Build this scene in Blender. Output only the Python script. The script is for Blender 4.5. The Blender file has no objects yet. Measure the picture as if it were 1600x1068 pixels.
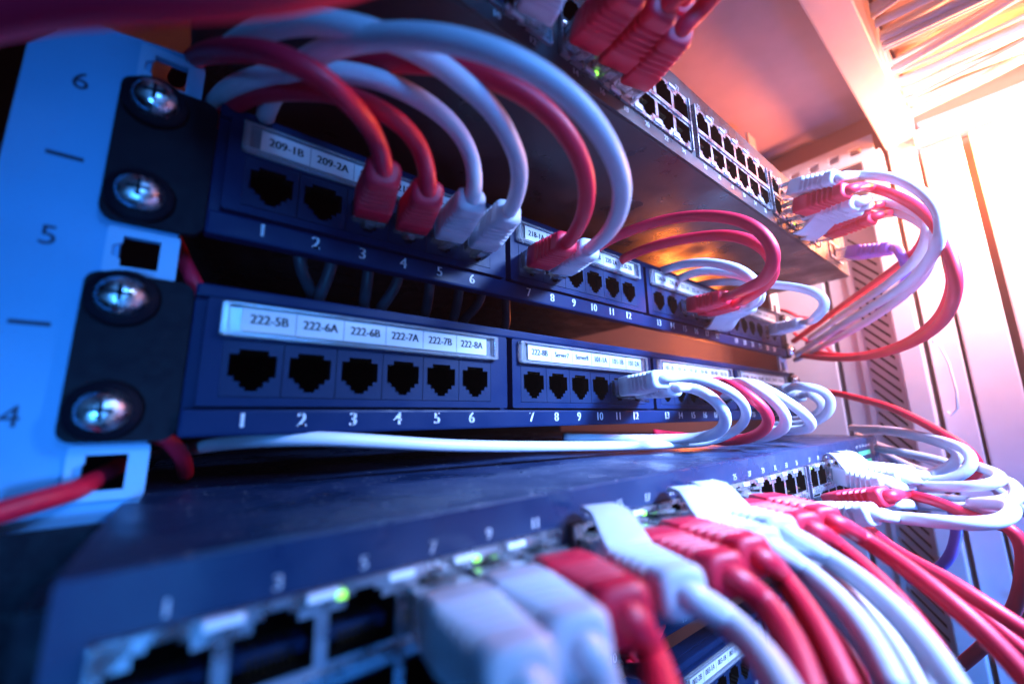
import bpy, bmesh, math, random
from mathutils import Vector, Matrix, noise
from mathutils.geometry import tessellate_polygon

random.seed(7)
MM = 0.001
S = bpy.context.scene
COL = S.collection

# ------------------------------------------------------------------ camera
CAM = Vector((-11.777, -139.182, -57.83))
PITCH, YAW, ROLL = 0.1885, 0.6660, -0.0160
FPX = 634.4
_f = Vector((math.sin(YAW) * math.cos(PITCH), math.cos(YAW) * math.cos(PITCH), math.sin(PITCH)))
_r = Vector((math.cos(YAW), -math.sin(YAW), 0))
_u = _r.cross(_f)
RT = _r * math.cos(ROLL) + _u * math.sin(ROLL)
UP = -_r * math.sin(ROLL) + _u * math.cos(ROLL)
FW = _f
cd = bpy.data.cameras.new('camera')
cam = bpy.data.objects.new('camera', cd)
COL.objects.link(cam)
m3 = Matrix((RT, UP, -FW)).transposed()
cam.matrix_world = Matrix.Translation(CAM * MM) @ m3.to_4x4()
cd.sensor_width = 36.0
cd.sensor_fit = 'HORIZONTAL'
cd.lens = 36.0 * FPX / 1600.0
cd.clip_start = 0.004
cd.clip_end = 30.0
cd.dof.use_dof = True
cd.dof.focus_distance = 0.2
cd.dof.aperture_fstop = 5.4
S.camera = cam

# ------------------------------------------------------------------ world, lamps, exposure
w = bpy.data.worlds.new('World')
S.world = w
w.use_nodes = True
w.node_tree.nodes['Background'].inputs[0].default_value = (0.02, 0.08, 0.5, 1)
w.node_tree.nodes['Background'].inputs[1].default_value = 0.05
S.view_settings.view_transform = 'Standard'
S.view_settings.look = 'None'
S.view_settings.exposure = 0.0
S.view_settings.gamma = 1.0
S.view_settings.use_curve_mapping = False


def area(name, loc, target, size, power, col, sy=None, spread=180):
    l = bpy.data.lights.new(name, 'AREA')
    l.energy = power
    l.color = col
    l.shape = 'RECTANGLE'
    l.spread = math.radians(spread)
    l.size = size * MM
    l.size_y = (sy or size) * MM
    o = bpy.data.objects.new(name, l)
    COL.objects.link(o)
    o.location = Vector(loc) * MM
    d = (Vector(target) - Vector(loc)).normalized()
    o.rotation_euler = d.to_track_quat('-Z', 'Y').to_euler()
    return o


area('warm_lamp', (430, -330, 170), (520, -90, 120), 60, 1.4, (1.0, 0.70, 0.84), spread=84)
area('pale_lamp', (270, -350, 170), (225, -50, -70), 90, 2.9, (0.30, 0.49, 1.0), spread=60)
area('fill_lamp', (60, -430, 110), (120, -30, -10), 140, 0.30, (0.07, 0.32, 1.0), spread=56)
area('blue_lamp', (-110, -330, -140), (-33, 0, -46), 50, 0.05, (0.05, 0.32, 1.0), spread=32)
area('low_blue_lamp', (420, -300, -260), (480, -60, -180), 100, 0.9, (0.03, 0.26, 1.0), spread=120)
area('under_lamp', (100, -330, -330), (190, -90, -130), 120, 0.12, (0.02, 0.25, 1.0), spread=90)
area('orange_fill', (440, 95, 4), (310, 10, 56), 50, 0.14, (1.0, 0.20, 0.03), spread=90)  # added unseen light, stands in for the warm veil under the upper switch
pl = bpy.data.lights.new('glow_lamp', 'POINT')
pl.energy = 4.8
pl.color = (1.0, 0.22, 0.045)
pl.shadow_soft_size = 0.012
po = bpy.data.objects.new('glow_lamp', pl)
COL.objects.link(po)
po.location = Vector((496, -160, 148)) * MM


# ------------------------------------------------------------------ a pixel of the photograph to a point at a known depth or plane
def ray(px, py):
    return RT * ((px - 800) / FPX) + UP * ((534 - py) / FPX) + FW


def pt(px, py, a, v=None):
    d = ray(px, py)
    if v is None:
        return CAM + d * a
    i = 'xyz'.index(a)
    return CAM + d * ((v - CAM[i]) / d[i])


# ------------------------------------------------------------------ materials
def mat(name, col, rough=0.4, metal=0.0, spec=0.5, trans=0.0, noise_amt=0.0, nscale=400.0, bump=0.0, bscale=1500.0,
        emit=None, estr=0.0, coat=0.0, sss=0.0, ior=1.5):
    m = bpy.data.materials.new(name)
    m.use_nodes = True
    nt = m.node_tree
    b = nt.nodes['Principled BSDF']
    b.inputs['Base Color'].default_value = (*col, 1)
    b.inputs['Roughness'].default_value = rough
    b.inputs['Metallic'].default_value = metal
    b.inputs['Specular IOR Level'].default_value = spec
    b.inputs['Transmission Weight'].default_value = trans
    b.inputs['IOR'].default_value = ior
    b.inputs['Coat Weight'].default_value = coat
    if sss:
        b.inputs['Subsurface Weight'].default_value = sss
        b.inputs['Subsurface Radius'].default_value = (0.002, 0.001, 0.001)
    if emit:
        b.inputs['Emission Color'].default_value = (*emit, 1)
        b.inputs['Emission Strength'].default_value = estr
    tc = nt.nodes.new('ShaderNodeTexCoord')
    if noise_amt:
        n = nt.nodes.new('ShaderNodeTexNoise')
        n.inputs['Scale'].default_value = nscale
        n.inputs['Detail'].default_value = 5
        nt.links.new(tc.outputs['Object'], n.inputs['Vector'])
        mr = nt.nodes.new('ShaderNodeMapRange')
        mr.inputs['From Min'].default_value = 0.3
        mr.inputs['From Max'].default_value = 0.7
        mr.inputs['To Min'].default_value = max(0.02, rough - noise_amt)
        mr.inputs['To Max'].default_value = min(1, rough + noise_amt)
        nt.links.new(n.outputs['Fac'], mr.inputs['Value'])
        nt.links.new(mr.outputs['Result'], b.inputs['Roughness'])
        mx = nt.nodes.new('ShaderNodeMix')
        mx.data_type = 'RGBA'
        mx.inputs['A'].default_value = (*[c * (1 - noise_amt) for c in col], 1)
        mx.inputs['B'].default_value = (*[min(1, c * (1 + noise_amt)) for c in col], 1)
        nt.links.new(n.outputs['Fac'], mx.inputs['Factor'])
        nt.links.new(mx.outputs['Result'], b.inputs['Base Color'])
    if bump:
        n2 = nt.nodes.new('ShaderNodeTexNoise')
        n2.inputs['Scale'].default_value = bscale
        n2.inputs['Detail'].default_value = 3
        nt.links.new(tc.outputs['Object'], n2.inputs['Vector'])
        bp = nt.nodes.new('ShaderNodeBump')
        bp.inputs['Strength'].default_value = bump
        bp.inputs['Distance'].default_value = 0.0003
        nt.links.new(n2.outputs['Fac'], bp.inputs['Height'])
        nt.links.new(bp.outputs['Normal'], b.inputs['Normal'])
    return m


M = dict(
    panel=mat('panel_black', (0.003, 0.014, 0.056), 0.42, spec=0.10, noise_amt=0.10, nscale=90, bump=0.2),
    port=mat('port_plastic', (0.005, 0.016, 0.052), 0.46, spec=0.12, noise_amt=0.10, nscale=90, bump=0.15),
    dark=mat('dark_hole', (0.003, 0.003, 0.003), 0.8, spec=0.05),
    ear=mat('ear_black', (0.003, 0.004, 0.010), 0.6, spec=0.12, noise_amt=0.1, bump=0.2),
    gold=mat('contact_gold', (0.85, 0.62, 0.3), 0.25, 1.0),
    silver=mat('bezel_metal', (0.42, 0.42, 0.47), 0.30, 0.85, noise_amt=0.2, nscale=250),
    screw=mat('screw_steel', (0.85, 0.87, 0.9), 0.3, 1.0, noise_amt=0.2, nscale=300, bump=0.8, bscale=500),
    rail=mat('rail_paint', (0.09, 0.34, 0.60), 0.5, noise_amt=0.06, nscale=60, bump=0.06),
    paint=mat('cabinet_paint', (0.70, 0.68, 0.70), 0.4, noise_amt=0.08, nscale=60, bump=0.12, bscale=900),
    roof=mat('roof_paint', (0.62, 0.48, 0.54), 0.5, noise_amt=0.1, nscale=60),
    flare_gap=mat('flare_tinted_gap', (0.58, 0.25, 0.17), 0.7),  # orange of the flare is put into this seam and recess colour
    inner=mat('cabinet_inner', (0.003, 0.003, 0.004), 0.8, spec=0.0),
    white=mat('white_jacket', (0.56, 0.59, 0.67), 0.44, noise_amt=0.03, nscale=60, bump=0.05),
    red=mat('red_jacket', (0.72, 0.008, 0.040), 0.48, noise_amt=0.05, nscale=60, bump=0.05),
    purple=mat('purple_jacket', (0.32, 0.12, 0.55), 0.34, noise_amt=0.05, nscale=60, bump=0.05),
    clear=mat('clear_plastic', (0.9, 0.92, 0.96), 0.12, trans=0.85),
    paper=mat('label_paper', (0.58, 0.59, 0.60), 0.6, spec=0.1, noise_amt=0.03, nscale=200),
    ink=mat('black_ink', (0.008, 0.008, 0.012), 0.8, spec=0.0),
    mark=mat('dark_marking', (0.01, 0.015, 0.05), 0.6),
    print=mat('white_print', (0.85, 0.86, 0.9), 0.5),
    led=mat('green_led', (0.1, 0.6, 0.05), 0.3, emit=(0.35, 1.0, 0.1), estr=2.0),
    leddim=mat('green_led_dim', (0.1, 0.5, 0.3), 0.3, emit=(0.1, 0.7, 0.4), estr=0.8),
    pipe=mat('light_pipe', (0.85, 0.88, 0.92), 0.25),
    nut=mat('rim_paint', (0.22, 0.45, 0.68), 0.4, noise_amt=0.05),
    tail=mat('tail_jacket', (0.03, 0.04, 0.06), 0.45, spec=0.3),
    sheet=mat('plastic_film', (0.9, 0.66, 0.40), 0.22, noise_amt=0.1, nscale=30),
)


def chassis_mat(col):
    m = mat('switch_paint', col, 0.42, noise_amt=0.3, nscale=35, bump=0.35, bscale=1800)
    nt = m.node_tree
    b = nt.nodes['Principled BSDF']
    # settled dust: sparse pale specks
    tc = nt.nodes.new('ShaderNodeTexCoord')
    v = nt.nodes.new('ShaderNodeTexVoronoi')
    v.inputs['Scale'].default_value = 560
    v.inputs['Randomness'].default_value = 1.0
    nt.links.new(tc.outputs['Object'], v.inputs['Vector'])
    sep = nt.nodes.new('ShaderNodeSeparateColor')
    nt.links.new(v.outputs['Color'], sep.inputs['Color'])
    lt = nt.nodes.new('ShaderNodeMath'); lt.operation = 'MULTIPLY'
    nt.links.new(sep.outputs[0], lt.inputs[0]); lt.inputs[1].default_value = 0.34
    lt2 = nt.nodes.new('ShaderNodeMath'); lt2.operation = 'SUBTRACT'
    nt.links.new(lt.outputs[0], lt2.inputs[0]); lt2.inputs[1].default_value = 0.15
    cmp_ = nt.nodes.new('ShaderNodeMath'); cmp_.operation = 'LESS_THAN'
    nt.links.new(v.outputs['Distance'], cmp_.inputs[0]); nt.links.new(lt2.outputs[0], cmp_.inputs[1])
    mx = nt.nodes.new('ShaderNodeMix'); mx.data_type = 'RGBA'
    old = b.inputs['Base Color'].links[0].from_socket
    nt.links.new(old, mx.inputs['A'])
    mx.inputs['B'].default_value = (0.6, 0.64, 0.7, 1)
    geo = nt.nodes.new('ShaderNodeNewGeometry')
    sx = nt.nodes.new('ShaderNodeSeparateXYZ')
    nt.links.new(geo.outputs['Normal'], sx.inputs[0])
    g2 = nt.nodes.new('ShaderNodeMath'); g2.operation = 'GREATER_THAN'
    nt.links.new(sx.outputs[2], g2.inputs[0]); g2.inputs[1].default_value = 0.7
    g3 = nt.nodes.new('ShaderNodeMath'); g3.operation = 'MULTIPLY'
    nt.links.new(cmp_.outputs[0], g3.inputs[0]); nt.links.new(g2.outputs[0], g3.inputs[1])
    nt.links.new(g3.outputs[0], mx.inputs['Factor'])
    nt.links.new(mx.outputs['Result'], b.inputs['Base Color'])
    return m


M['chassis'] = chassis_mat((0.007, 0.022, 0.07))
M['grey_chassis'] = chassis_mat((0.034, 0.026, 0.030))


# ------------------------------------------------------------------ mesh helpers (all sizes in millimetres)
class MB:
    def __init__(self):
        self.v, self.f, self.mi, self.mats, self.sm = [], [], [], [], []

    def mslot(self, m):
        if m not in self.mats:
            self.mats.append(m)
        return self.mats.index(m)

    def add(self, vs, fs, m, smooth=False):
        o = len(self.v)
        k = self.mslot(m)
        self.v += [Vector(p) for p in vs]
        for f in fs:
            self.f.append([i + o for i in f]); self.mi.append(k); self.sm.append(smooth)

    def box(self, a, b, m, bevel=0.0):
        bm = bmesh.new()
        bmesh.ops.create_cube(bm, size=1.0)
        for v in bm.verts:
            v.co = Vector([a[i] + (v.co[i] + 0.5) * (b[i] - a[i]) for i in range(3)])
        if bevel:
            bmesh.ops.bevel(bm, geom=bm.edges[:], offset=bevel, segments=2, affect='EDGES', profile=0.6)
        self.from_bm(bm, m)

    def from_bm(self, bm, m, smooth=False):
        bm.verts.index_update()
        self.add([v.co.copy() for v in bm.verts], [[v.index for v in f.verts] for f in bm.faces], m, smooth)
        bm.free()

    def tube(self, pts, r, m, n=14, cap=True):
        pts = [Vector(p) for p in pts]
        k = len(pts)
        rs = r if isinstance(r, (list, tuple)) else [r] * k
        t0 = (pts[1] - pts[0]).normalized()
        nrm = t0.orthogonal().normalized()
        vs, fs = [], []
        for i, p in enumerate(pts):
            t = (pts[min(i + 1, k - 1)] - pts[max(i - 1, 0)]).normalized()
            nrm = (nrm - t * nrm.dot(t)).normalized()
            bn = t.cross(nrm)
            for j in range(n):
                a = 2 * math.pi * j / n
                vs.append(p + (nrm * math.cos(a) + bn * math.sin(a)) * rs[i])
        for i in range(k - 1):
            for j in range(n):
                q = (j + 1) % n
                fs.append([i * n + j, i * n + q, (i + 1) * n + q, (i + 1) * n + j])
        if cap:
            fs.append(list(range(n))[::-1]); fs.append([(k - 1) * n + j for j in range(n)])
        self.add(vs, fs, m, True)

    def plate(self, outer, holes, y0, depth, m, hole_m=None, hole_depth=None, back=True):
        """a plate in the x-z plane facing -y at y0, with holes; outlines are lists of (x, z)"""
        loops = [outer] + holes
        flat = [p for l in loops for p in l]
        tris = tessellate_polygon([[Vector((p[0], p[1], 0)) for p in l] for l in loops])
        vs = [(p[0], y0, p[1]) for p in flat]
        fs = []
        for t in tris:
            a, b, c = [Vector((flat[i][0], flat[i][1], 0)) for i in t]
            up = (b - a).cross(c - a).z > 0
            fs.append(list(t) if up else list(t)[::-1])
        self.add(vs, fs, m)
        self.wall(outer, y0, y0 + depth, m, True)
        for h in holes:
            hd = hole_depth or depth
            self.wall(h, y0, y0 + hd, hole_m or m, False)
            if back:
                self.add([(p[0], y0 + hd, p[1]) for p in h], [list(range(len(h)))], M['dark'])

    def wall(self, loop, ya, yb, m, out):
        n = len(loop)
        vs = [(p[0], ya, p[1]) for p in loop] + [(p[0], yb, p[1]) for p in loop]
        fs = [[i, (i + 1) % n, n + (i + 1) % n, n + i] for i in range(n)]
        self.add(vs, fs, m)

    def build(self, name, parent=None, loc=None):
        me = bpy.data.meshes.new(name)
        me.from_pydata([v * MM for v in self.v], [], self.f)
        for m in self.mats:
            me.materials.append(m)
        me.polygons.foreach_set('material_index', self.mi)
        me.polygons.foreach_set('use_smooth', self.sm)
        bm = bmesh.new(); bm.from_mesh(me)
        bmesh.ops.recalc_face_normals(bm, faces=bm.faces[:])
        bm.to_mesh(me); bm.free()
        me.update()
        o = bpy.data.objects.new(name, me)
        COL.objects.link(o)
        if parent:
            o.parent = parent
        if loc:
            o.location = Vector(loc) * MM
        return o


def tag(o, label, cat, group=None):
    o['label'] = label; o['category'] = cat
    if group:
        o['group'] = group
    return o


def thing(name, label, cat, loc=(0, 0, 0), group=None, rot=(0, 0, 0)):
    o = bpy.data.objects.new(name, None)
    o.empty_display_size = 0.01
    COL.objects.link(o)
    o.location = Vector(loc) * MM
    o.rotation_euler = rot
    return tag(o, label, cat, group)


def struct(o):
    o['kind'] = 'structure'
    return o


_glyph = {}


def text_geo(s):
    if s not in _glyph:
        c = bpy.data.curves.new('t', 'FONT')
        c.body = s; c.size = 1.0; c.align_x = 'CENTER'; c.align_y = 'CENTER'; c.resolution_u = 3
        o = bpy.data.objects.new('t', c)
        COL.objects.link(o)
        bpy.context.view_layer.update()
        me = bpy.data.meshes.new_from_object(o.evaluated_get(bpy.context.evaluated_depsgraph_get()))
        _glyph[s] = ([v.co.copy() for v in me.vertices], [list(p.vertices) for p in me.polygons])
        bpy.data.objects.remove(o); bpy.data.curves.remove(c); bpy.data.meshes.remove(me)
    return _glyph[s]


def put_text(mb, s, x, z, y, size, m, sx=1.0, bold=0.0, rot=0.0):
    vs, fs = text_geo(s)
    c, q = math.cos(rot), math.sin(rot)
    for dx in ((0,) if not bold else (-bold, 0, bold)):
        mb.add([(x + (v.x * c - v.y * q) * size * sx + dx, y - abs(dx) * 0.02, z + (v.x * q + v.y * c) * size) for v in vs], fs, m)


def rrect(x0, z0, x1, z1, r, n=4):
    out = []
    for cx, cz, a in ((x1 - r, z1 - r, 0), (x0 + r, z1 - r, 90), (x0 + r, z0 + r, 180), (x1 - r, z0 + r, 270)):
        for i in range(n + 1):
            t = math.radians(a + 90 * i / n)
            out.append((cx + r * math.cos(t), cz + r * math.sin(t)))
    return out


def rect(x0, z0, x1, z1):
    return [(x1, z1), (x0, z1), (x0, z0), (x1, z0)]


# ------------------------------------------------------------------ cabinet: setting
def slab(name, a, b, m, bevel=0.0):
    q = MB(); q.box(a, b, m, bevel)
    return struct(q.build(name))


WX = 520
slab('wall_back', (-260, 420, -600), (700, 430, 420), M['inner'])
slab('wall_left', (-140, -40, -600), (-130, 420, 420), M['inner'])
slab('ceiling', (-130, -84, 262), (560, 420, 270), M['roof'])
slab('wall_right_inner', (541, -420, -600), (555, 420, 420), M['flare_gap'])
# inner side sheets of the cabinet, with the dark seams between them
slab('wall_right_rear', (WX, -15.5, -560), (WX + 18, 34, 222), M['paint'], 1)
slab('wall_right_middle', (WX + 1.2, -65.5, -560), (WX + 18, -19.5, 222), M['paint'], 1)

# front beam under the roof
q = MB(); q.box((-200, -107, 206), (WX + 18, -84.5, 262), M['paint'], 1.5)
tag(q.build('cabinet_beam'), 'pale painted beam running under the cabinet roof above the upper switch', 'beam')

# slotted strip on the side
post = thing('vented_post', 'pale vertical strip with a ladder of slanted dark vent slots on the right wall', 'post', (WX, -64, -300))
q = MB()
holes = []
z = -300
while z < 130:
    holes.append([(-61.5, z - 25), (-61.5, z - 22), (-42, z + 1.4), (-42, z - 1.4)])
    z += 10.6
q.plate(rect(-65.6, -560, -36, 160), holes, 0, 2, M['paint'], M['flare_gap'], 1.6)
for v in q.v:
    v.x, v.y, v.z = v.y - 1.0, v.x + 64, v.z + 300
q.build('post_sheet', post)

q = MB(); q.box((WX - 12, -82, -560), (WX + 18, -66, 205), M['paint'], 1.2)
tag(q.build('cabinet_upright'), 'smooth pale upright between the slotted post and the first dark seam', 'upright')
frame = thing('door_frame', 'pale door frame strip with a thin top rail and a wire loop', 'frame', (WX, -96, -560))
q = MB()
q.box((0, -9, 0), (18, 10.2, 770), M['paint'], 1)
q.build('frame_upright', frame)
q = MB(); q.box((-6, -230, 757), (18, -9.3, 771), M['paint'], 1); q.build('frame_top_rail', frame)
q = MB()
lp = [(-1, 7, 566), (-6, 6, 568), (-12, 2, 560), (-13, -1, 545), (-13, -2, 520), (-11, 0, 505), (-4, 5, 500), (-1, 7, 503)]
q.tube(lp, 0.9, M['print'], 8); q.build('wire_loop', frame)

door = thing('cabinet_cladding', 'tall pale cabinet door sheet beside the dark vertical gap on the far side', 'door', (WX, -105, -560))
q = MB(); q.box((0, -29, 0), (16, -2.5, 752), M['paint'], 1.2); q.build('door_stile', door)
q = MB(); q.box((0, -330, 0), (16, -34, 752), M['paint'], 1.2); q.build('door_sheet', door)
q = MB(); q.box((-5, 0.5 - 12, 352), (0.2, -3.5, 357), M['paint'], .8); q.box((-3, -10, 340), (0.2, -5, 346), M['flare_gap'], .5); q.build('door_latch', door)

# perforated bracket
q = MB()
hs = [[(y, zz) for y, zz in rect(-68 + i * 18, 206, -59 + i * 18, 214)] for i in range(5)]
q.plate(rect(-78, 198, 30, 222), hs, 0, 2, M['paint'], M['paint'], 2, back=False)
for v in q.v:
    v.x, v.y = WX - 14 + v.y, v.x
tag(q.build('perforated_bracket'), 'pale bracket strip pierced by a row of square holes under the roof', 'bracket')

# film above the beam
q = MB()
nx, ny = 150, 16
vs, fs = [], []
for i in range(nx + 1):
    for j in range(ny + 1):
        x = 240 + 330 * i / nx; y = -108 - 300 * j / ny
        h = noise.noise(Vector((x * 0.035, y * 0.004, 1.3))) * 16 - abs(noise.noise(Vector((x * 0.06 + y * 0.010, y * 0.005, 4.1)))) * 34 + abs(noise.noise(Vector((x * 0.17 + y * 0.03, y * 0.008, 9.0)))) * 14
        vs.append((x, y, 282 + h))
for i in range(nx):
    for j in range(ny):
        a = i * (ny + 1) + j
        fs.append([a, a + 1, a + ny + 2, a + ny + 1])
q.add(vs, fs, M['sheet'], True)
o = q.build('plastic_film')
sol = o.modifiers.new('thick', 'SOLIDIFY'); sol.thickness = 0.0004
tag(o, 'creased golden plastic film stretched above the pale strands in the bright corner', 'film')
strand_spots = [(random.uniform(345, 560), random.uniform(214, 246), random.uniform(1.6, 4.2), random.uniform(-70, 50)) for _ in range(24)]


# added warm-tinted haze volume, standing in for the orange veil of the flare
q = MB(); q.box((-620, -700, -900), (780, 460, 460), M['inner'])
hz = q.build('haze')
hz['kind'] = 'stuff'
hm = bpy.data.materials.new('flare_haze')
hm.use_nodes = True
hn = hm.node_tree
hn.nodes.remove(hn.nodes['Principled BSDF'])
pv = hn.nodes.new('ShaderNodeVolumePrincipled')
pv.inputs['Color'].default_value = (0.95, 0.72, 0.55, 1)
pv.inputs['Density'].default_value = 0.16
pv.inputs['Anisotropy'].default_value = 0.65
hn.links.new(pv.outputs['Volume'], hn.nodes['Material Output'].inputs['Volume'])
hz.data.materials.clear(); hz.data.materials.append(hm)


# ------------------------------------------------------------------ rack rails
def rail(x0, x1, label, ztop, marks, mirror=False):
    r = thing('rack_rail', label, 'rail', (x0, 6, -400))
    q = MB()
    hx0, hx1 = (x1 - 11.5, x1 - 3.2) if not mirror else (x0 + 3.2, x0 + 11.5)
    hz = [-11.9 + 57.15 * k for k in range(-6, 4) if -11.9 + 57.15 * k + 7 < ztop]
    outer = [(x1, ztop), (x0 + 9, ztop - 3), (x0, ztop - 16), (x0, -400), (x1, -400)] if not mirror else rect(x0, -400, x1, ztop)
    q.plate(outer, [rect(hx0, z - 4.6, hx1, z + 4.6) for z in hz], 6, 2, M['rail'] if not mirror else M['paint'], None, 2, back=False)
    if not mirror:
        q.box((x0 - 0.4, 8.02, -400), (x0 + 1.6, 12, ztop - 17), M['rail'])
        q.box((x1 - 2, 8.02, -400), (x1, 20, ztop), M['rail'])
    for v in q.v:
        v.x -= x0; v.y -= 6; v.z += 400
    q.build('rail_sheet', r)
    for z in (hz if not mirror else []):
        q = MB()
        q.plate(rrect(hx0 - 2.6, z - 6.6, x1 + 0.8, z + 6.6, 0.8, 2), [[(hx1, z + 4.3), (hx0 + 0.6, z + 4.3), (hx0 + 0.6, z + 2.2), (hx0 - 1.2, z + 1.2), (hx0 - 1.2, z - 1.6), (hx0 + 0.6, z - 2.4), (hx0 + 0.6, z - 4.3), (hx1, z - 4.3)]], 4.9, 1.05, M['nut'], None, 1.05, back=False)
        for v in q.v:
            v.x -= x0; v.y -= 6; v.z += 400
        q.build('hole_rim', r)
    if marks:
        q = MB()
        for k in range(4):
            zc = 33.3 - 44.45 * k
            put_text(q, str(6 - k), -44.2 - x0, zc + 400, -0.25, 7.2, M['mark'])
            q.box((-47.6 - x0, -0.3, zc - 22.2 + 399.5), (-40.8 - x0, -0.02, zc - 22.2 + 400.5), M['mark'])
        q.build('unit_marking', r)
    return r


rail(-54.5, -19.8, 'left blue-white rack rail marked 6, 5 and 4 with square holes', 55, True)
rail(427, 446, 'right pale rack rail partly hidden at the far panel ends', 240, False, True)


# ------------------------------------------------------------------ patch panels
GP, PP = 106.956, 15.158
PORT_HOLE = [(-5.9, 4.2), (-3.7, 4.2), (-3.7, 5.6), (3.7, 5.6), (3.7, 4.2), (5.9, 4.2), (5.9, -2.2), (4.4, -2.2), (4.4, -3.6), (2.9, -3.6), (2.9, -5.2), (1.6, -5.2), (1.6, -6.2), (-1.6, -6.2), (-1.6, -5.2), (-2.9, -5.2), (-2.9, -3.6), (-4.4, -3.6), (-4.4, -2.2), (-5.9, -2.2)]


def screw_bm(q, x, y, z):
    n = 20
    prof = [(0.0, -4.4), (1.6, -4.3), (3.2, -3.7), (4.5, -2.5), (5.1, -1.0), (5.2, 0.0)]
    vs = [(x, y + prof[0][1], z)]
    fs = []
    for r, d in prof[1:]:
        for j in range(n):
            a = 2 * math.pi * j / n
            vs.append((x + r * math.cos(a), y + d, z + r * math.sin(a)))
    for j in range(n):
        fs.append([0, 1 + j, 1 + (j + 1) % n])
        for k in range(len(prof) - 2):
            a, b = 1 + k * n, 1 + (k + 1) * n
            fs.append([a + j, b + j, b + (j + 1) % n, a + (j + 1) % n])
    q.add(vs, fs, M['screw'], True)


def panel(z0, label, texts, base_no=0):
    """z0: height of the printed numbers line"""
    root = thing('patchbay', label, 'patch panel', (200, 0, z0 - 4), 'patch panels in the rack')
    off = Vector((-200, 0, -(z0 - 4)))

    def fin(q, name, parent):
        for v in q.v:
            v += off
        return q.build(name, parent)
    q = MB()
    q.box((-14, 2, z0 - 3.2), (426, 4.2, z0 + 38), M['panel'], 0.4)
    q.box((-14, -1.2, z0 - 4), (426, 3.8, z0 + 3.4), M['panel'], 0.9)
    q.box((-14, -0.8, z0 + 34.6), (426, 3.9, z0 + 38.4), M['panel'], 0.8)
    q.box((-14, 4.3, z0 + 36), (426, 12, z0 + 38), M['panel'], 0.4)
    fin(q, 'face_plate', root)
    q = MB()
    for n in range(24):
        put_text(q, str(base_no + n + 1), (n // 6) * GP + (n % 6) * PP, z0 + 0.1, -1.35, 5.7, M['print'], 0.95, 0.14)
    fin(q, 'lettering', root)
    for sx in (0, 1):
        q = MB()
        x0, x1 = (-36, -14.2) if sx == 0 else (426.2, 440)
        q.plate(rrect(x0, z0 - 4.6, x1, z0 + 38, 3.2), [], 1.5, 2.6, M['ear'])
        e = fin(q, 'mounting_ear', root)
        for zc in (2.9, 31.5):
            xs = -28.4 if sx == 0 else 436
            q = MB()
            q.tube([(xs, 1.45, z0 + zc), (xs, -0.6, z0 + zc)], [7.6, 7.0], M['ear'], 24)
            wsh = fin(q, 'washer', root)
            q = MB(); screw_bm(q, xs, -0.55, z0 + zc)
            q.box((xs - 2.3, -5.0, z0 + zc - 0.45), (xs + 2.3, -4.28, z0 + zc + 0.45), M['ear'])
            q.box((xs - 0.45, -5.04, z0 + zc - 2.3), (xs + 0.45, -4.3, z0 + zc + 2.3), M['ear'])
            fin(q, 'mounting_screw', root)
    for g in range(4):
        x0 = -11 + g * GP
        q = MB()
        # module frame with one long opening for six ports
        q.plate(rrect(x0, z0 + 4.2, x0 + 104, z0 + 34.2, 0.8, 2), [rect(x0 + 4.6, z0 + 6.6, x0 + 95.6, z0 + 22.8)], -2.0, 4, M['panel'], M['panel'], 4)
        mod = fin(q, 'port_module', root)
        for k in range(6):
            cx, cz = g * GP + k * PP + 1.1, z0 + 14.6
            q = MB()
            q.plate(rect(cx - PP / 2 + 0.12, cz - 7.8, cx + PP / 2 - 0.12, cz + 8.0), [[(cx + a, cz + b) for a, b in PORT_HOLE]], -2.15, 3.6, M['port'], M['dark'], 13)
            for t in range(8):
                xx = cx - 3.3 + t * 0.94
                q.tube([(xx, -1.4, cz + 5.0), (xx, 2.5, cz + 4.3), (xx, 9, cz + 2.0)], 0.2, M['gold'], 5, False)
            fin(q, 'port', mod)
        tx = texts.get(g)
        lx0, lx1 = g * GP - 7, g * GP + 86
        q = MB()
        zb, zt = z0 + 24.2, z0 + 32.9
        q.box((lx0, -2.6, zb), (lx1, -2.25, zt), M['clear'])
        q.box((lx0, -4.6, zb - 0.6), (lx1, -2.1, zb + 0.5), M['clear'], 0.2)
        q.box((lx0, -4.4, zt - 0.5), (lx1, -2.1, zt + 0.4), M['clear'], 0.2)
        q.box((lx0 - 0.8, -4.5, zb - 0.4), (lx0 + 1.2, -2.1, zt + 0.3), M['clear'], 0.3)
        q.box((lx1 - 1.2, -4.5, zb - 0.4), (lx1 + 0.8, -2.1, zt + 0.3), M['clear'], 0.3)
        lh = fin(q, 'label_holder', mod)
        if tx:
            q = MB()
            a, b = g * GP - 3, g * GP + 81.5
            cw = (b - a) / 6
            q.box((a, -3.3, z0 + 25.3), (b, -3.1, z0 + 32.2), M['paper'])
            for k, s in enumerate(tx):
                put_text(q, s, a + cw * (k + 0.5), z0 + 28.9, -3.36, 3.9 if len(s) < 7 else 3.4, M['ink'], 0.88, 0.12)
                if k:
                    q.box((a + cw * k - 0.08, -3.34, z0 + 25.5), (a + cw * k + 0.08, -3.29, z0 + 32.0), M['ink'])
            fin(q, 'paper_label', mod)
    return root


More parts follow.
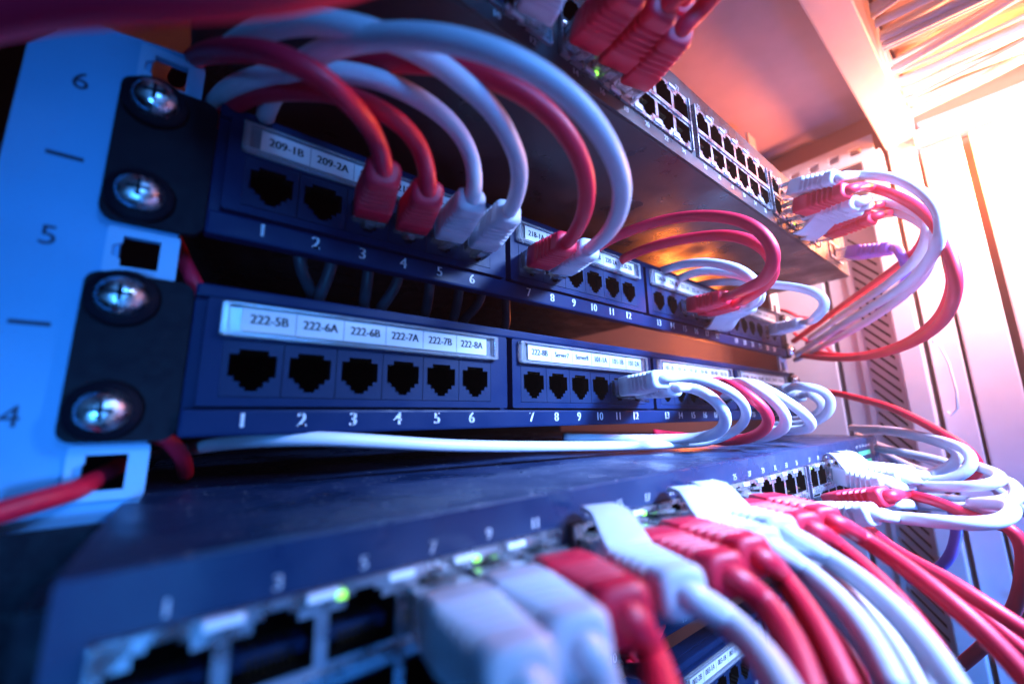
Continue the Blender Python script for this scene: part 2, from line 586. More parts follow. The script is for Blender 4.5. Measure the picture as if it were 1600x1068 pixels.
panel(0, 'upper patch panel labelled 209-1B to 220-2B with looping cables', {
    0: ['209-1B', '209-2A', '209-2B', '213-1A', '214-1A', '214-1B'],
    1: ['218-1A', '218-1B', '220-1A', '220-1B', '220-2A', '220-2B'],
    2: ['220-3A', '220-3B', '221-1A', '222-1A', '222-1B', '222-2A'],
    3: ['222-2B', '222-3A', '222-3B', '222-4A', '222-4B', '222-5A']})
panel(-57.15, 'middle patch panel labelled 222-5B to 101-2A with mostly open ports', {
    0: ['222-5B', '222-6A', '222-6B', '222-7A', '222-7B', '222-8A'],
    1: ['222-8B', 'Server7', 'Server8', '101-1A', '101-1B', '101-2A'],
    2: ['101-2B', '101-3A', '101-3B', '101-4A', '101-4B', '101-5A'],
    3: ['101-5B', '101-6A', '101-6B', '101-7A', '101-7B', '101-8A']})
panel(-166.5, 'dark patch panel below the lower switch showing the number 13', {})
panel(-225.5, 'lowest patch panel with a label strip reading 002-2B to 003-2A', {
    2: ['002-2B', '003-1A', '003-1B', '003-2A', '003-2B', '003-3A']})

# ------------------------------------------------------------------ switches
SP, SG = 13.9, 88.74


def switch(zn, yface, x0, label, tilt, top, bottom, lit, num_bottom):
    """a 48 port switch; port rows counted from the first column x0; z values relative to the root at its base"""
    paint = M['grey_chassis'] if num_bottom else M['chassis']
    root = thing('network_switch', label, 'network switch', (130, yface, bottom), None, (0, -tilt, 0))

    def loc(x, y, z):
        return (x - 130, y, z - bottom)

    def fin(q, name, parent=root):
        for v in q.v:
            v += Vector((-130, 0, -bottom))
        return q.build(name, parent)
    q = MB()
    q.box((-23, 0.95, top - 1.4), (408, 330, top), paint, 0.6)
    q.box((-23, 0.95, bottom), (408, 330, bottom + 1.4), paint, 0.6)
    q.box((-23, 0.96, bottom + 1.45), (-21.6, 329, top - 1.45), paint, 0.3)
    q.box((406.6, 0.96, bottom + 1.45), (408, 329, top - 1.45), paint, 0.3)
    q.box((-21.5, 18, bottom + 1.45), (406.5, 20, top - 1.45), M['dark'])
    fin(q, 'chassis')
    if not num_bottom:
        q = MB()
        q.plate(rrect(-62, bottom + 0.5, -23.4, top - 3, 2), [], 56, 3, M['ear'])
        q.box((-26, 2, bottom + 1), (-23.3, 55.9, top - 4), M['ear'])
        fin(q, 'mounting_ear')
    top_c, bot_c = (top - 15.7, top - 28.8) if not num_bottom else (bottom + 27.0, bottom + 13.6)
    faceh = []
    for g in range(4):
        gx = x0 + g * SG
        faceh.append(rect(gx - 7.6, bot_c - 7.2, gx + 5 * SP + 7.6, top_c + 7.0))
    q = MB()
    q.plate(rrect(-23, bottom + 0.4, 408, top - 0.4, 0.8, 2), faceh, 0, 0.9, paint, paint, 0.9, back=False)
    fp = fin(q, 'front_plate')
    for g in range(4):
        gx = x0 + g * SG
        q = MB()
        hs = []
        for k in range(6):
            cx = gx + k * SP
            for cz, s in ((top_c, 1), (bot_c, -1)):
                hs.append([(cx + a, cz + s * b) for a, b in [(-5.9, -4.6), (5.9, -4.6), (5.9, 3.0), (3.2, 3.0), (3.2, 4.6), (1.8, 4.6), (1.8, 5.4), (-1.8, 5.4), (-1.8, 4.6), (-3.2, 4.6), (-3.2, 3.0), (-5.9, 3.0)]])
        q.plate(rect(gx - 7.4, bot_c - 7.0, gx + 5 * SP + 7.4, top_c + 6.8), hs, -0.9, 2.2, M['silver'], M['dark'], 14)
        # folded rim round the bank and the bar between the rows
        q.box((gx - 7.4, -1.6, (top_c + bot_c) / 2 - 0.9), (gx + 5 * SP + 7.4, -0.92, (top_c + bot_c) / 2 + 0.9), M['silver'], 0.2)
        q.box((gx - 7.4, -1.7, bot_c - 7.0), (gx - 6.5, -0.93, top_c + 6.8), M['silver'], 0.2)
        q.box((gx + 5 * SP + 6.5, -1.7, bot_c - 7.0), (gx + 5 * SP + 7.4, -0.94, top_c + 6.8), M['silver'], 0.2)
        bank = fin(q, 'port_bank')
        q = MB()
        for k in range(6):
            cx = gx + k * SP
            for cz, s in ((top_c, 1), (bot_c, -1)):
                q.box((cx - 5.6, 3.5, cz - s * 2.6 - 1.0), (cx + 5.6, 8, cz - s * 2.6 + 1.0), M['port'])
                for t in range(8):
                    xx = cx - 3.3 + t * 0.94
                    q.tube([(xx, 1.0, cz - s * 3.6), (xx, 7, cz - s * 0.6)], 0.22, M['gold'], 5, False)
        fin(q, 'contact_block', bank)
        for k in range(5):
            cx = gx + (k + 0.5) * SP
            for zc, s in ((top_c + 4.9, 1), (bot_c - 4.9, -1)):
                q = MB()
                q.box((cx - 2.6, -1.5, zc - 0.7 + s * 0.9), (cx + 2.6, -0.95, zc + 0.7 + s * 0.9), M['pipe'], 0.2)
                fin(q, 'light_pipe', bank)
    for n in lit:
        c, row = (n - 1) // 2, (n - 1) % 2
        cx = x0 + (c // 6) * SG + (c % 6) * SP
        zc = top_c + 5.2 if row == 0 else bot_c - 5.2
        q = MB(); q.box((cx - 4.9, -1.75, zc - 0.5), (cx - 3.4, -0.97, zc + 0.7), M['led'], 0.15)
        fin(q, 'status_light')
    q = MB()
    for n in range(1, 49):
        c = (n - 1) // 2
        cx = x0 + (c // 6) * SG + (c % 6) * SP
        put_text(q, str(n), cx, zn if (n % 2 == 0) == num_bottom else (2 * (top_c + bot_c) / 2 - zn), -0.14, 3.4, M['print'], 0.9, 0.08)
    fin(q, 'lettering')
    # right-hand status block
    if not num_bottom:
        q = MB()
        for r_ in range(2):
            for k in range(9):
                q.box((352 + k * 3.4, -0.5, top - 11.6 - r_ * 6), (354 + k * 3.4, 0.02, top - 8.8 - r_ * 6), M['leddim'], 0.1)
        fin(q, 'indicator_row')
        q = MB()
        for k, s in enumerate(('SYST', 'RPS', 'STAT', 'DUPLX', 'SPEED')):
            put_text(q, s, 350 + k * 8.2, top - 5.6, -0.12, 2.2, M['print'])
        fin(q, 'printed_caption')
    q = MB()
    for k in range(2):
        xx = 366 + k * 17
        q.plate(rect(xx - 7.4, bottom + 6, xx + 7.4, bottom + 20), [rect(xx - 6, bottom + 8, xx + 6, bottom + 18)], -0.9, 1.6, M['silver'], M['dark'], 12)
    fin(q, 'uplink_port')
    rot = Matrix.Rotation(-tilt, 3, 'Y')

    def port(n):
        c, row = (n - 1) // 2, (n - 1) % 2
        cx = x0 + (c // 6) * SG + (c % 6) * SP
        p = rot @ Vector((cx - 130, -1, (top_c if row == 0 else bot_c) - bottom))
        return p + Vector((130, yface, bottom))
    return root, port


_, s2 = switch(-82.56, -58.5, -11.3, 'lower switch with dusty top and a row of cables along its front', 0.0062, -76.0, -120.2, [5, 9, 17, 37], False)
_, s1 = switch(57.9, -60, -9.0, 'upper switch seen from below with many empty ports', 0.0, 97.5, 53.8, [16, 42, 44], True)


def pp(n, lower=False):
    k = n - 1
    return Vector(((k // 6) * GP + (k % 6) * PP + 1.1, -2.2, 14.6 - (57.15 if lower else 0)))


# ------------------------------------------------------------------ cables
def spline(pts, step=2.2):
    """centripetal Catmull-Rom through 3-D points"""
    P_ = [pts[0] * 2 - pts[1]] + list(pts) + [pts[-1] * 2 - pts[-2]]
    out = []
    for i in range(1, len(P_) - 2):
        p0, p1, p2, p3 = P_[i - 1], P_[i], P_[i + 1], P_[i + 2]
        t0 = 0
        t1 = t0 + max(1e-3, (p1 - p0).length ** 0.5)
        t2 = t1 + max(1e-3, (p2 - p1).length ** 0.5)
        t3 = t2 + max(1e-3, (p3 - p2).length ** 0.5)
        n = max(3, int((p2 - p1).length / step))
        for k in range(n):
            t = t1 + (t2 - t1) * k / n
            a1 = p0 * ((t1 - t) / (t1 - t0)) + p1 * ((t - t0) / (t1 - t0))
            a2 = p1 * ((t2 - t) / (t2 - t1)) + p2 * ((t - t1) / (t2 - t1))
            a3 = p2 * ((t3 - t) / (t3 - t2)) + p3 * ((t - t2) / (t3 - t2))
            b1 = a1 * ((t2 - t) / (t2 - t0)) + a2 * ((t - t0) / (t2 - t0))
            b2 = a2 * ((t3 - t) / (t3 - t1)) + a3 * ((t - t1) / (t3 - t1))
            out.append(b1 * ((t2 - t) / (t2 - t1)) + b2 * ((t - t1) / (t2 - t1)))
    out.append(P_[-2])
    # light smoothing of kinks
    for _ in range(6):
        out = [out[0], out[1]] + [(out[i - 1] + out[i] * 2 + out[i + 1]) / 4 for i in range(2, len(out) - 2)] + out[-2:]
    return out


CR = 2.65


def loft(q, frames, m, n=5, smooth=True):
    """frames: (centre, ux, uz, half width, half height, corner radius)"""
    ring = None
    vs, fs = [], []
    cnt = 4 * (n + 1)
    for c, ux, uz, hw, hh, r in frames:
        r = min(r, hw - 0.02, hh - 0.02)
        for a, b in rrect(-hw, -hh, hw, hh, r, n):
            vs.append(c + ux * a + uz * b)
    for i in range(len(frames) - 1):
        for j in range(cnt):
            k = (j + 1) % cnt
            fs.append([i * cnt + j, i * cnt + k, (i + 1) * cnt + k, (i + 1) * cnt + j])
    fs.append(list(range(cnt))); fs.append([(len(frames) - 1) * cnt + j for j in range(cnt)])
    q.add(vs, fs, m, smooth)


BL = 36.0


def exit_point(p, px, py, L=BL):
    d = ray(px, py)
    oc = CAM - p
    a, b, c = d.dot(d), 2 * d.dot(oc), oc.dot(oc) - L * L
    disc = b * b - 4 * a * c
    if disc < 0:
        t = -b / (2 * a)
        e = CAM + d * t
        return p + (e - p).normalized() * L
    s = math.sqrt(disc)
    c1, c2 = CAM + d * ((-b - s) / (2 * a)), CAM + d * ((-b + s) / (2 * a))
    return min((c1, c2), key=lambda e: e.y)


def resolve(pts):
    return [p if isinstance(p, Vector) else pt(*p) for p in pts]


def cable(colour, label, port, ex, pts, latch=None, side=-1, group=None, L=BL, scale=1.0):
    """a patch cable: a clear plug in a port, a ribbed boot and a round cable; side is where the latch sits (-1 below)"""
    m = M[colour]
    e = exit_point(port, ex[0], ex[1], L) if not isinstance(ex, Vector) else ex
    ax = (e - port).normalized()
    ux = Vector((1, 0, 0)); ux = (ux - ax * ux.dot(ax)).normalized()
    uz = ax.cross(ux)
    if uz.z < 0:
        uz = -uz
    root = thing('patch_cable', label, 'patch cable', port, group)

    def fin(q, name, parent=root):
        for v in q.v:
            v -= port
        return q.build(name, parent)
    pc = lambda d: port + ax * d
    # cable first: it is what the thing mostly is
    full = [pc(L - 4), pc(L + 1.5)] + resolve(pts)
    q = MB(); q.tube(spline(full), CR * scale, m, 16)
    fin(q, 'cable')
    # clear plug
    o_ = L - 36.0
    q = MB()
    loft(q, [(pc(-7), ux, uz, 5.6, 3.3, 0.3), (pc(5.5), ux, uz, 5.7, 3.9, 0.4), (pc(10.5 + o_), ux, uz, 5.7, 3.9, 0.4)], M['clear'], 2, False)
    fin(q, 'plug')
    # boot with five ribs; each groove leaves a narrow bridge at the corners
    fr = [(8.6, 5.5, 4.4, 0.9), (9.2, 5.8, 4.8, 1.1), (17.3, 5.8, 4.8, 1.3), (17.8, 5.6, 4.6, 1.4)]
    d = 18.2
    for k in range(5):
        t = k / 5
        hw, hh, rr = 5.7 - t * 0.9, 4.7 - t * 0.3, 1.6 + t * 0.9
        fr += [(d, hw - 1.7, hh - 1.5, rr), (d + 1.4, hw - 1.7, hh - 1.5, rr), (d + 1.6, hw - .3, hh - .3, rr), (d + 1.85, hw, hh, rr), (d + 2.45, hw, hh, rr), (d + 2.75, hw - .3, hh - .3, rr)]
        d += 2.9
    fr += [(36 - 1.0, 4.9, 4.4, 2.6), (36, 4.3, 3.9, 2.8), (36.3, 3.2, 3.0, 2.6)]
    q = MB()
    loft(q, [(pc(dd + o_), ux, uz, a, b, r) for dd, a, b, r in fr], m, 4)
    fin(q, 'boot')
    s = side
    q = MB()
    if latch == 'boot':
        # rubber tongue that arches from the boot over the plug's tab
        prof = [(17, 3.6, 5.4, 1.6), (14.5, 5.6, 5.4, 1.4), (12, 8.2, 5.2, 1.1), (9, 10.2, 4.9, 1.0), (6, 11.0, 4.5, 0.9), (3, 10.8, 4.0, 0.8), (0.8, 9.8, 3.4, 0.5)]
        loft(q, [(pc(dd + (o_ if dd > 8 else o_ * 0.4)) + uz * (s * hz), ux, (uz * s).normalized(), hw, th * 0.8, 0.4) for dd, hz, hw, th in prof], m, 3)
        fin(q, 'latch_cover')
    else:
        prof = [(-3, 3.6, 1.6, 0.5), (4, 5.2, 1.6, 0.5), (11, 6.4, 1.5, 0.5)]
        loft(q, [(pc(dd) + uz * (s * hz), ux, uz * s, hw, th, 0.2) for dd, hz, hw, th in prof], M['clear'], 2, False)
        fin(q, 'latch_tab')
    return root


def loose(colour, label, pts, r=CR, group=None, name='patch_cable'):
    P_ = resolve(pts)
    base = P_[0]
    q = MB(); q.tube(spline(P_), r, M[colour], 14)
    for v in q.v:
        v -= base
    return tag(q.build(name, loc=base), label, 'patch cable', group)


GU, GM, GF, GR = 'cables looping over the upper patch panel', 'cables in the middle patch panel', 'cables along the lower switch', 'cables at the upper switch'
# --- upper patch panel
cable('red', 'red cable plugged into upper panel port 3, nearest the panel label 209-2A', pp(3), (600, 268),
      [(592, 225, 113), (575, 192, 105), (545, 158, 98), (500, 118, 93), (450, 92, 91), (400, 80, 94), (345, 80, 102), (300, 95, 'y', 12), (275, 125, 'y', 45)], group=GU)
cable('red', 'red cable in upper panel port 4 beside the label starting 213', pp(4), (669, 300),
      [(662, 240, 120), (640, 203, 113), (600, 174, 108), (550, 152, 107), (500, 142, 108), (440, 142, 112), (390, 150, 120), (340, 190, 138)], group=GU)
cable('white', 'white cable in upper panel port 5, left of the two white plugs', pp(5), (738, 312),
      [(741, 258, 130), (722, 212, 123), (688, 176, 117), (640, 145, 112), (580, 120, 108), (520, 112, 106), (460, 112, 107), (400, 122, 112), (355, 142, 122), (328, 178, 140), (322, 215, 'y', 30)], group=GU)
cable('white', 'white cable in upper panel port 6, arching over the red pair', pp(6), (796, 330),
      [(813, 278, 126), (804, 232, 116), (775, 178, 108), (725, 130, 101), (660, 82, 95), (590, 52, 91), (520, 36, 90), (450, 36, 93), (400, 52, 98), (360, 75, 108)], group=GU)
cable('red', 'red cable in upper panel port 7 under the label 218-1A', pp(7), (886, 378),
      [(916, 320, 128), (915, 270, 118), (895, 222, 111), (855, 172, 106), (800, 135, 103), (740, 111, 102), (680, 100, 104), (600, 98, 110), (520, 108, 120)], group=GU)
cable('white', 'white cable in upper panel port 8, outermost of the large arches', pp(8), (922, 388),
      [(962, 345, 128), (973, 305, 117), (962, 250, 105), (925, 187, 96), (870, 133, 90), (800, 92, 86), (720, 66, 85), (640, 56, 87), (560, 62, 92), (490, 88, 100), (440, 130, 112), (418, 170, 125), (410, 215, 'y', 22)], group=GU)
cable('red', 'red cable in upper panel port 15, upper loop of the red pair', pp(15), (1133, 464),
      [(1166, 451, 195), (1196, 434, 178), (1211, 405, 170), (1205, 379, 169), (1182, 356, 172), (1145, 341, 180), (1089, 337, 192), (1032, 345, 204), (986, 360, 212), (954, 374, 218), (925, 392, 226), (890, 412, 240)], group=GU)
cable('red', 'red cable in upper panel port 16, lower loop of the red pair', pp(16), (1148, 473),
      [(1176, 460, 206), (1202, 440, 192), (1211, 415, 184), (1199, 392, 182), (1180, 379, 184), (1145, 368, 192), (1098, 369, 204), (1042, 379, 216), (995, 394, 228), (955, 415, 244)], group=GU)
cable('white', 'white cable in upper panel port 17, nearer of the two with hanging pale latches', pp(17), (1162, 479),
      [(1181, 464, 222), (1184, 450, 216), (1178, 437, 216), (1158, 422, 222), (1117, 411, 236), (1079, 411, 250), (1036, 422, 268), (1000, 440, 290)], 'boot', -1, GU)
cable('white', 'white cable in upper panel port 18, farther of the two with hanging pale latches', pp(18), (1174, 477),
      [(1188, 462, 230), (1188, 449, 226), (1172, 434, 230), (1145, 427, 240), (1107, 423, 254), (1076, 429, 268), (1040, 445, 290)], 'boot', -1, GU)
cable('white', 'white cable in upper panel port 23, curling back above the far port group', pp(23), (1252, 504),
      [(1280, 490, 236), (1293, 474, 232), (1280, 460, 236), (1245, 449, 252), (1200, 444, 270), (1150, 440, 290), (1100, 443, 310), (1060, 455, 335)], group=GU)

# --- middle patch panel
ZT = -72.6
cable('white', 'white cable from middle panel port 11 lying along the lower switch top', pp(11, True), (1033, 592),
      [(1064, 589, 188), (1100, 594, 184), (1136, 608, 184), (1160, 628, 190), (1166, 650, 200), (1150, 672, 212), (1110, 689, 216), (1040, 694, 'y', -14), (960, 696, 'y', -10), (870, 697, 'y', -7), (780, 697, 'y', -5), (690, 695, 'y', -4), (600, 690, 'y', -3), (500, 685, 'y', -1), (420, 686, 'y', 5), (350, 692, 'y', 18), (290, 702, 'y', 45), (240, 712, 'y', 90)], group=GM, scale=0.84)
cable('white', 'white cable from middle panel port 12, inner loop at panel numbers 16 and 17', pp(12, True), (1053, 605),
      [(1075, 604, 200), (1104, 614, 192), (1128, 634, 188), (1136, 655, 190), (1125, 673, 198), (1095, 683, 210), (1030, 686, 218), (960, 686, 215), (880, 684, 212)], group=GM)
cable('red', 'red cable from middle panel port 16 between two white loops', pp(16, True), (1120, 600),
      [(1145, 603, 206), (1175, 621, 198), (1200, 645, 196), (1202, 662, 198), (1183, 679, 206), (1150, 688, 216), (1080, 684, 226), (1020, 677, 232)], group=GM)
cable('white', 'white cable from middle panel port 17 just beyond the red loop', pp(17, True), (1140, 600),
      [(1172, 601, 212), (1204, 620, 206), (1226, 645, 204), (1230, 662, 206), (1217, 675, 212), (1190, 683, 222), (1150, 685, 235)], group=GM)
cable('white', 'white cable from middle panel port 18, tallest arch of the far loops', pp(18, True), (1160, 600),
      [(1188, 603, 224), (1226, 624, 218), (1260, 649, 216), (1270, 663, 218), (1257, 671, 226), (1228, 672, 238), (1190, 672, 250)], group=GM)
cable('white', 'white cable in middle panel port 23, outer curl at the far panel end', pp(23, True), (1232, 607),
      [(1258, 604, 256), (1284, 608, 250), (1300, 622, 248), (1296, 643, 250), (1274, 658, 258), (1244, 663, 270), (1210, 664, 285)], group=GM)
cable('white', 'white cable in middle panel port 24, inner curl at the far panel end', pp(24, True), (1250, 618),
      [(1272, 619, 266), (1286, 630, 262), (1284, 642, 266), (1262, 653, 276), (1235, 657, 290)], group=GM)
loose('red', 'long red cable drooping from the panel ends past the right wall slots', [(1250, 612, 380), (1297, 613, 350), (1340, 622, 320), (1390, 636, 290), (1440, 659, 262), (1481, 682, 240), (1512, 702, 228), (1530, 726, 225), (1514, 748, 235), (1480, 765, 255)])

# --- upper switch, left cluster
cable('red', 'red cable at upper switch port 14, highest of the red cluster', s1(14), (990, -22), [(1030, -60, 105), (1080, -110, 95)], None, -1, GR)
cable('red', 'red cable at upper switch port 16, middle of the red cluster', s1(16), (1040, 8), [(1080, -25, 112), (1130, -75, 100)], None, -1, GR)
cable('red', 'red cable at upper switch port 18, lowest of the red cluster', s1(18), (1062, 48), [(1090, 22, 122), (1120, -12, 116), (1150, -60, 108)], None, -1, GR)
cable('red', 'red cable in the top port row hidden behind the red cluster', s1(15), (1030, -45), [(1080, -85, 118), (1120, -130, 110)], None, 1, GR)
cable('red', 'red cable in the top port row at the edge of the cut-off red cluster', s1(17), (1066, 0), [(1095, -30, 128), (1120, -70, 120)], None, 1, GR)
cable('white', 'white cable at upper switch port 12 cut off by the top edge', s1(12), (880, -75), [(900, -120, 85), (920, -170, 75)], None, -1, GR)
# --- upper switch, right cluster
cable('white', 'white cable at upper switch, topmost arch of the far right cluster', s1(39), (1308, 278),
      [(1340, 274, 250), (1380, 275, 235), (1420, 288, 218), (1452, 311, 205), (1470, 340, 196), (1468, 375, 194), (1450, 410, 205), (1415, 445, 230), (1360, 480, 280), (1300, 517, 345), (1245, 553, 410)], None, 1, GR)
cable('red', 'red cable making the widest loop beside the right cabinet door', s1(40), (1324, 297),
      [(1364, 294, 246), (1408, 309, 228), (1456, 344, 206), (1484, 396, 194), (1494, 440, 192), (1487, 476, 200), (1465, 509, 220), (1420, 538, 255), (1360, 556, 300), (1300, 560, 355), (1250, 555, 420)], None, -1, GR)
cable('white', 'white cable at upper switch with latch, between the red plugs', s1(42), (1338, 316),
      [(1375, 314, 260), (1415, 323, 245), (1447, 345, 232), (1448, 372, 232), (1430, 405, 245), (1390, 441, 275), (1330, 482, 330), (1265, 528, 400)], 'boot', -1, GR)
cable('white', 'white cable at upper switch with latch, nearer the red plug pair', s1(44), (1342, 324),
      [(1380, 325, 272), (1420, 338, 258), (1452, 360, 246), (1455, 385, 246), (1435, 420, 258), (1395, 455, 288), (1335, 497, 340), (1275, 535, 400)], 'boot', -1, GR)
cable('red', 'red cable at upper switch, first of the dark red plug pair', s1(46), (1352, 324),
      [(1392, 321, 268), (1428, 328, 254), (1449, 350, 246), (1442, 378, 250), (1420, 402, 264), (1370, 440, 300), (1310, 482, 350), (1240, 533, 420)], None, -1, GR)
cable('red', 'red cable at upper switch, last of the dark red plug pair', s1(48), (1364, 339),
      [(1400, 333, 272), (1438, 336, 250), (1466, 362, 226), (1484, 400, 214), (1489, 440, 212), (1478, 478, 222), (1450, 512, 245), (1400, 541, 285), (1330, 556, 340), (1262, 549, 410)], None, -1, GR)
cable('purple', 'purple cable in the last upper switch port by the slotted post', Vector((383, -61, 67)), (1392, 388),
      [(1406, 395, 262), (1416, 412, 262), (1416, 436, 266), (1396, 464, 285), (1360, 499, 320), (1315, 521, 365), (1262, 536, 420)], None, -1, GR)
loose('red', 'thin red cord hanging limp behind the far ends of both panels', [(1240, 520, 430), (1262, 533, 420), (1280, 534, 415), (1294, 545, 410), (1306, 556, 405), (1285, 561, 410), (1250, 552, 425)], 1.6)
loose('red', 'thin red cord at the far end of the upper patch panel', [(1218, 484, 440), (1232, 487, 425), (1246, 494, 420), (1262, 497, 425)], 1.6)
loose('white', 'white cable of the far bundle running lowest toward the panel ends', [(1462, 352, 222), (1461, 385, 222), (1446, 425, 235), (1410, 463, 265), (1350, 505, 315), (1290, 538, 375), (1243, 562, 430)])

# --- lower switch, foreground row
cable('white', 'white cable nearest the viewer in the lower switch, plug heavily blurred', s2(7), (820, 1070), [(850, 1115, 50), (880, 1190, 42)], None, 1, GF, 41)
cable('white', 'white cable in lower switch port 9, left of the bright red boot', s2(9), (912, 1012), [(942, 1070, 57), (955, 1150, 48)], None, 1, GF, 41)
cable('red', 'red cable in lower switch port 11 with blurred boot, right of two white plugs', s2(11), (980, 962), [(1012, 1010, 66), (1036, 1070, 58), (1050, 1150, 50)], None, 1, GF, 41)
cable('white', 'white cable in lower switch port 13 with a tall latch', s2(13), (1072, 928), [(1125, 958, 74), (1178, 1005, 67), (1220, 1065, 60), (1260, 1150, 54)], 'boot', 1, GF, 41)
cable('red', 'red cable in lower switch port 15, first after the tall white latch', s2(15), (1140, 900), [(1187, 932, 82), (1228, 984, 74), (1254, 1045, 68), (1275, 1120, 62)], None, 1, GF, 40)
cable('red', 'red cable in lower switch port 17, just before the twin white latches', s2(17), (1182, 870), [(1218, 898, 96), (1258, 950, 86), (1298, 1020, 77), (1330, 1100, 70)], None, 1, GF, 40)
cable('white', 'white cable in lower switch port 19, first of twin white latches', s2(19), (1200, 855), [(1245, 880, 104), (1310, 935, 92), (1365, 1005, 82), (1405, 1090, 74)], 'boot', 1, GF, 40)
cable('white', 'white cable in lower switch port 21, second of twin white latches', s2(21), (1226, 834), [(1285, 865, 110), (1350, 910, 98), (1420, 975, 87), (1480, 1050, 78), (1510, 1110, 74)], 'boot', 1, GF, 40)
cable('red', 'red cable in lower switch port 23 beside the empty ports, lower one', s2(23), (1266, 826), [(1306, 851, 122), (1355, 892, 110), (1415, 955, 98), (1470, 1030, 90), (1510, 1110, 84)], None, 1, GF, 40)
cable('red', 'red cable in lower switch port 25 beside the empty ports, upper one', s2(25), (1297, 814), [(1345, 838, 132), (1410, 882, 120), (1490, 945, 108), (1570, 1020, 100), (1630, 1090, 94)], None, 1, GF, 40)
loose('red', 'red cable crossing to the right edge above the lower red pair', [(1330, 800, 190), (1365, 835, 170), (1410, 868, 155), (1480, 905, 140), (1550, 950, 130), (1640, 1010, 122)], group=GF)
loose('red', 'dark red cable passing under the row of boots', [(1300, 860, 165), (1340, 895, 150), (1400, 950, 135), (1440, 1000, 125), (1480, 1070, 118)], group=GF)
loose('white', 'white cable half buried beneath the red bundle in the lower row', [(1330, 880, 150), (1370, 915, 140), (1420, 950, 130), (1450, 1010, 122), (1460, 1090, 115)], group=GF)
loose('white', 'wide white cable closest behind the twin latch cables at the bottom edge', [(1250, 905, 125), (1310, 960, 108), (1360, 1020, 96), (1400, 1090, 88)], group=GF)
# dark red boot peeping under the port 11 cable
cable('red', 'dark red plug in the panel below, peeping under the blurred red cable', Vector((190, -2.2, -152)), (985, 1036), [(1010, 1052, 150), (1050, 1080, 140), (1090, 1130, 130)], None, -1)
# --- lower switch, far right
cable('white', 'white cable on lower switch with latch, lowest of the far latch pair', s2(41), (1388, 758),
      [(1430, 759, 225), (1481, 760, 207), (1530, 759, 196), (1560, 753, 194), (1562, 743, 200), (1540, 733, 215), (1510, 722, 240)], 'boot', 1, GF)
cable('white', 'white cable on lower switch with latch, upper of the far latch pair', s2(43), (1412, 747),
      [(1445, 750, 232), (1475, 750, 224), (1505, 741, 218), (1523, 722, 216), (1511, 704, 222), (1481, 691, 236), (1434, 679, 262), (1387, 671, 295), (1330, 668, 340)], 'boot', 1, GF)
cable('white', 'white cable on lower switch behind the latch pair, small inner loop', s2(45), (1424, 740),
      [(1455, 739, 242), (1482, 731, 236), (1499, 716, 234), (1492, 703, 238), (1462, 690, 254), (1425, 680, 276), (1387, 674, 305), (1345, 672, 340)], None, 1, GF)
cable('white', 'white cable on lower switch bottom row, foremost with a long straight run', s2(34), (1365, 803),
      [(1400, 808, 178), (1445, 812, 168), (1500, 817, 160), (1550, 817, 156), (1578, 806, 158), (1582, 794, 164), (1564, 788, 176), (1520, 786, 195)], None, -1, GF)
cable('white', 'white cable on lower switch bottom row, behind the straight front run', s2(40), (1391, 786),
      [(1430, 788, 220), (1475, 790, 206), (1520, 793, 196), (1550, 796, 190), (1575, 790, 190), (1592, 772, 192), (1582, 756, 200), (1550, 745, 220)], None, -1, GF)
cable('red', 'red cable on lower switch bottom row, squeezed between white boots', s2(38), (1385, 775),
      [(1420, 772, 222), (1470, 785, 205), (1530, 812, 188), (1580, 822, 178), (1598, 850, 176), (1598, 900, 178), (1585, 950, 184), (1545, 1000, 195), (1500, 1040, 205)], None, -1, GF)
loose('purple', 'purple cable hanging below the white loops near the right seam', [(1440, 775, 250), (1475, 782, 240), (1492, 800, 236), (1494, 840, 236), (1482, 872, 240), (1460, 890, 250), (1420, 905, 262)])
loose('white', 'white cable crossing behind the far loops toward the wall', [(1370, 700, 300), (1420, 708, 280), (1480, 722, 262), (1540, 752, 245), (1590, 790, 235), (1640, 830, 225)])
loose('white', 'white cable resting on the corner of the lower switch near its lights', [(1360, 694, 330), (1400, 718, 300), (1440, 735, 285), (1490, 745, 275)])
loose('white', 'white cable end running behind the status lights of the lower switch', [(1340, 680, 360), (1385, 700, 320), (1430, 712, 300), (1480, 730, 285), (1520, 750, 275)])
loose('white', 'slack white cable beneath the front loops on the far side', [(1400, 776, 250), (1470, 778, 235), (1540, 784, 222), (1574, 780, 218), (1590, 766, 220), (1575, 754, 228), (1540, 740, 245)])
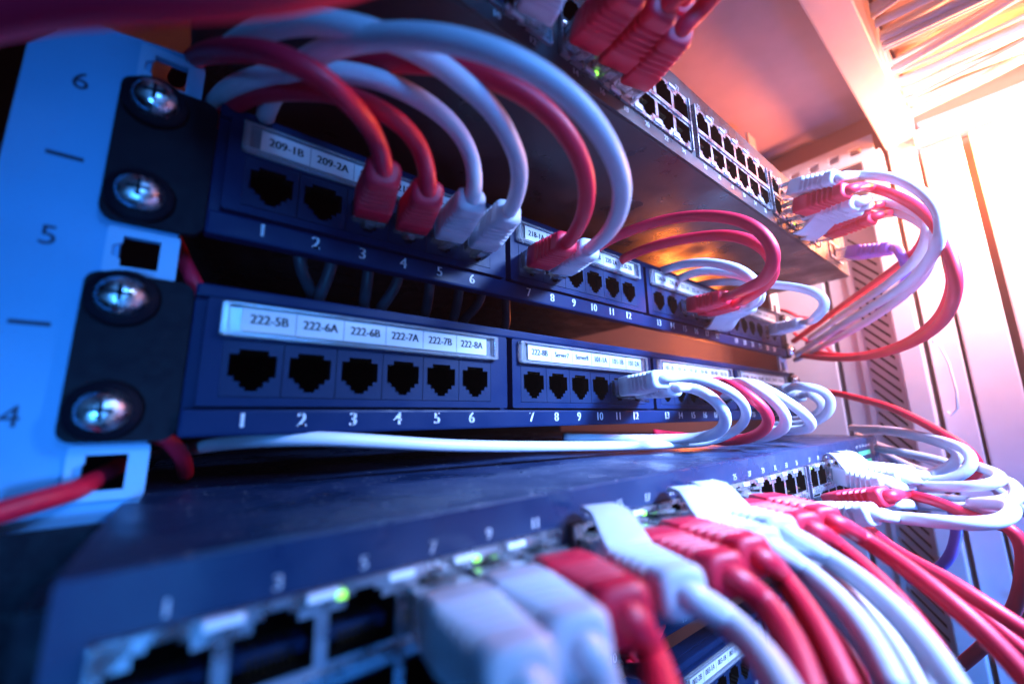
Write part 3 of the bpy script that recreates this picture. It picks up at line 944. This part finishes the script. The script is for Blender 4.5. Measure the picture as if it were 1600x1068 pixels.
for k in range(8):
    bx = 14 + k * 13 + random.uniform(-3, 3)
    t_ = random.uniform(-5, 8)
    zl = random.uniform(-13, -8)
    loose('tail', 'short dark cable tail dropping behind the upper patch panel', [Vector((bx, 16, 6)), Vector((bx + t_ * .2, 18, -3)), Vector((bx + t_, 24, zl)), Vector((bx + t_ + 6, 46, zl - 4)), Vector((bx + t_ + 9, 110, zl - 5))], 2.3, 'cable tails behind the upper panel', 'cable_tail')
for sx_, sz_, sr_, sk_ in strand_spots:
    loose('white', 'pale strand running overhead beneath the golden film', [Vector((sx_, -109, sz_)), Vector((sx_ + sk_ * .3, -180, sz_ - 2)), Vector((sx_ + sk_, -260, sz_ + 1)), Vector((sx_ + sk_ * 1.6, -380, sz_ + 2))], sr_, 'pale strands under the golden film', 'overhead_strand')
loose('red', 'dark red cable low between the twin latch cables', [(1235, 905, 132), (1290, 965, 118), (1335, 1040, 106), (1352, 1110, 98)], group=GF)
loose('red', 'red cable sliding behind the lower pair toward the corner', [(1385, 850, 178), (1450, 893, 160), (1540, 965, 146), (1640, 1050, 134)], group=GF)
loose('white', 'white cable filling the gap under the second twin latch cable', [(1270, 880, 128), (1330, 935, 112), (1400, 1010, 100), (1440, 1095, 92)], group=GF)
# --- left side
loose('red', 'thick blurred red cable sweeping across the top left corner', [(-60, 40, 58), (60, 14, 54), (180, 2, 52), (320, -4, 52), (450, -14, 54), (600, -50, 58)])
loose('red', 'red cable behind the left rail between the two upper panels', [(262, 350, 'y', 30), (278, 385, 'y', 22), (292, 418, 'y', 14), (312, 458, 'y', 12), (335, 500, 'y', 16)], 2.2)
loose('red', 'red cable passing under the lower left corner of the rail', [(-60, 818, 'y', -7), (10, 797, 'y', -5), (70, 779, 'y', -2), (118, 766, 'y', 2), (150, 748, 'y', 14), (185, 727, 'y', 30)], 2.4)
loose('red', 'dim red cable bending below the middle panel ear', [(245, 680, 'y', 12), (268, 690, 'y', 16), (285, 712, 'y', 22), (290, 740, 'y', 34)], 2.2)
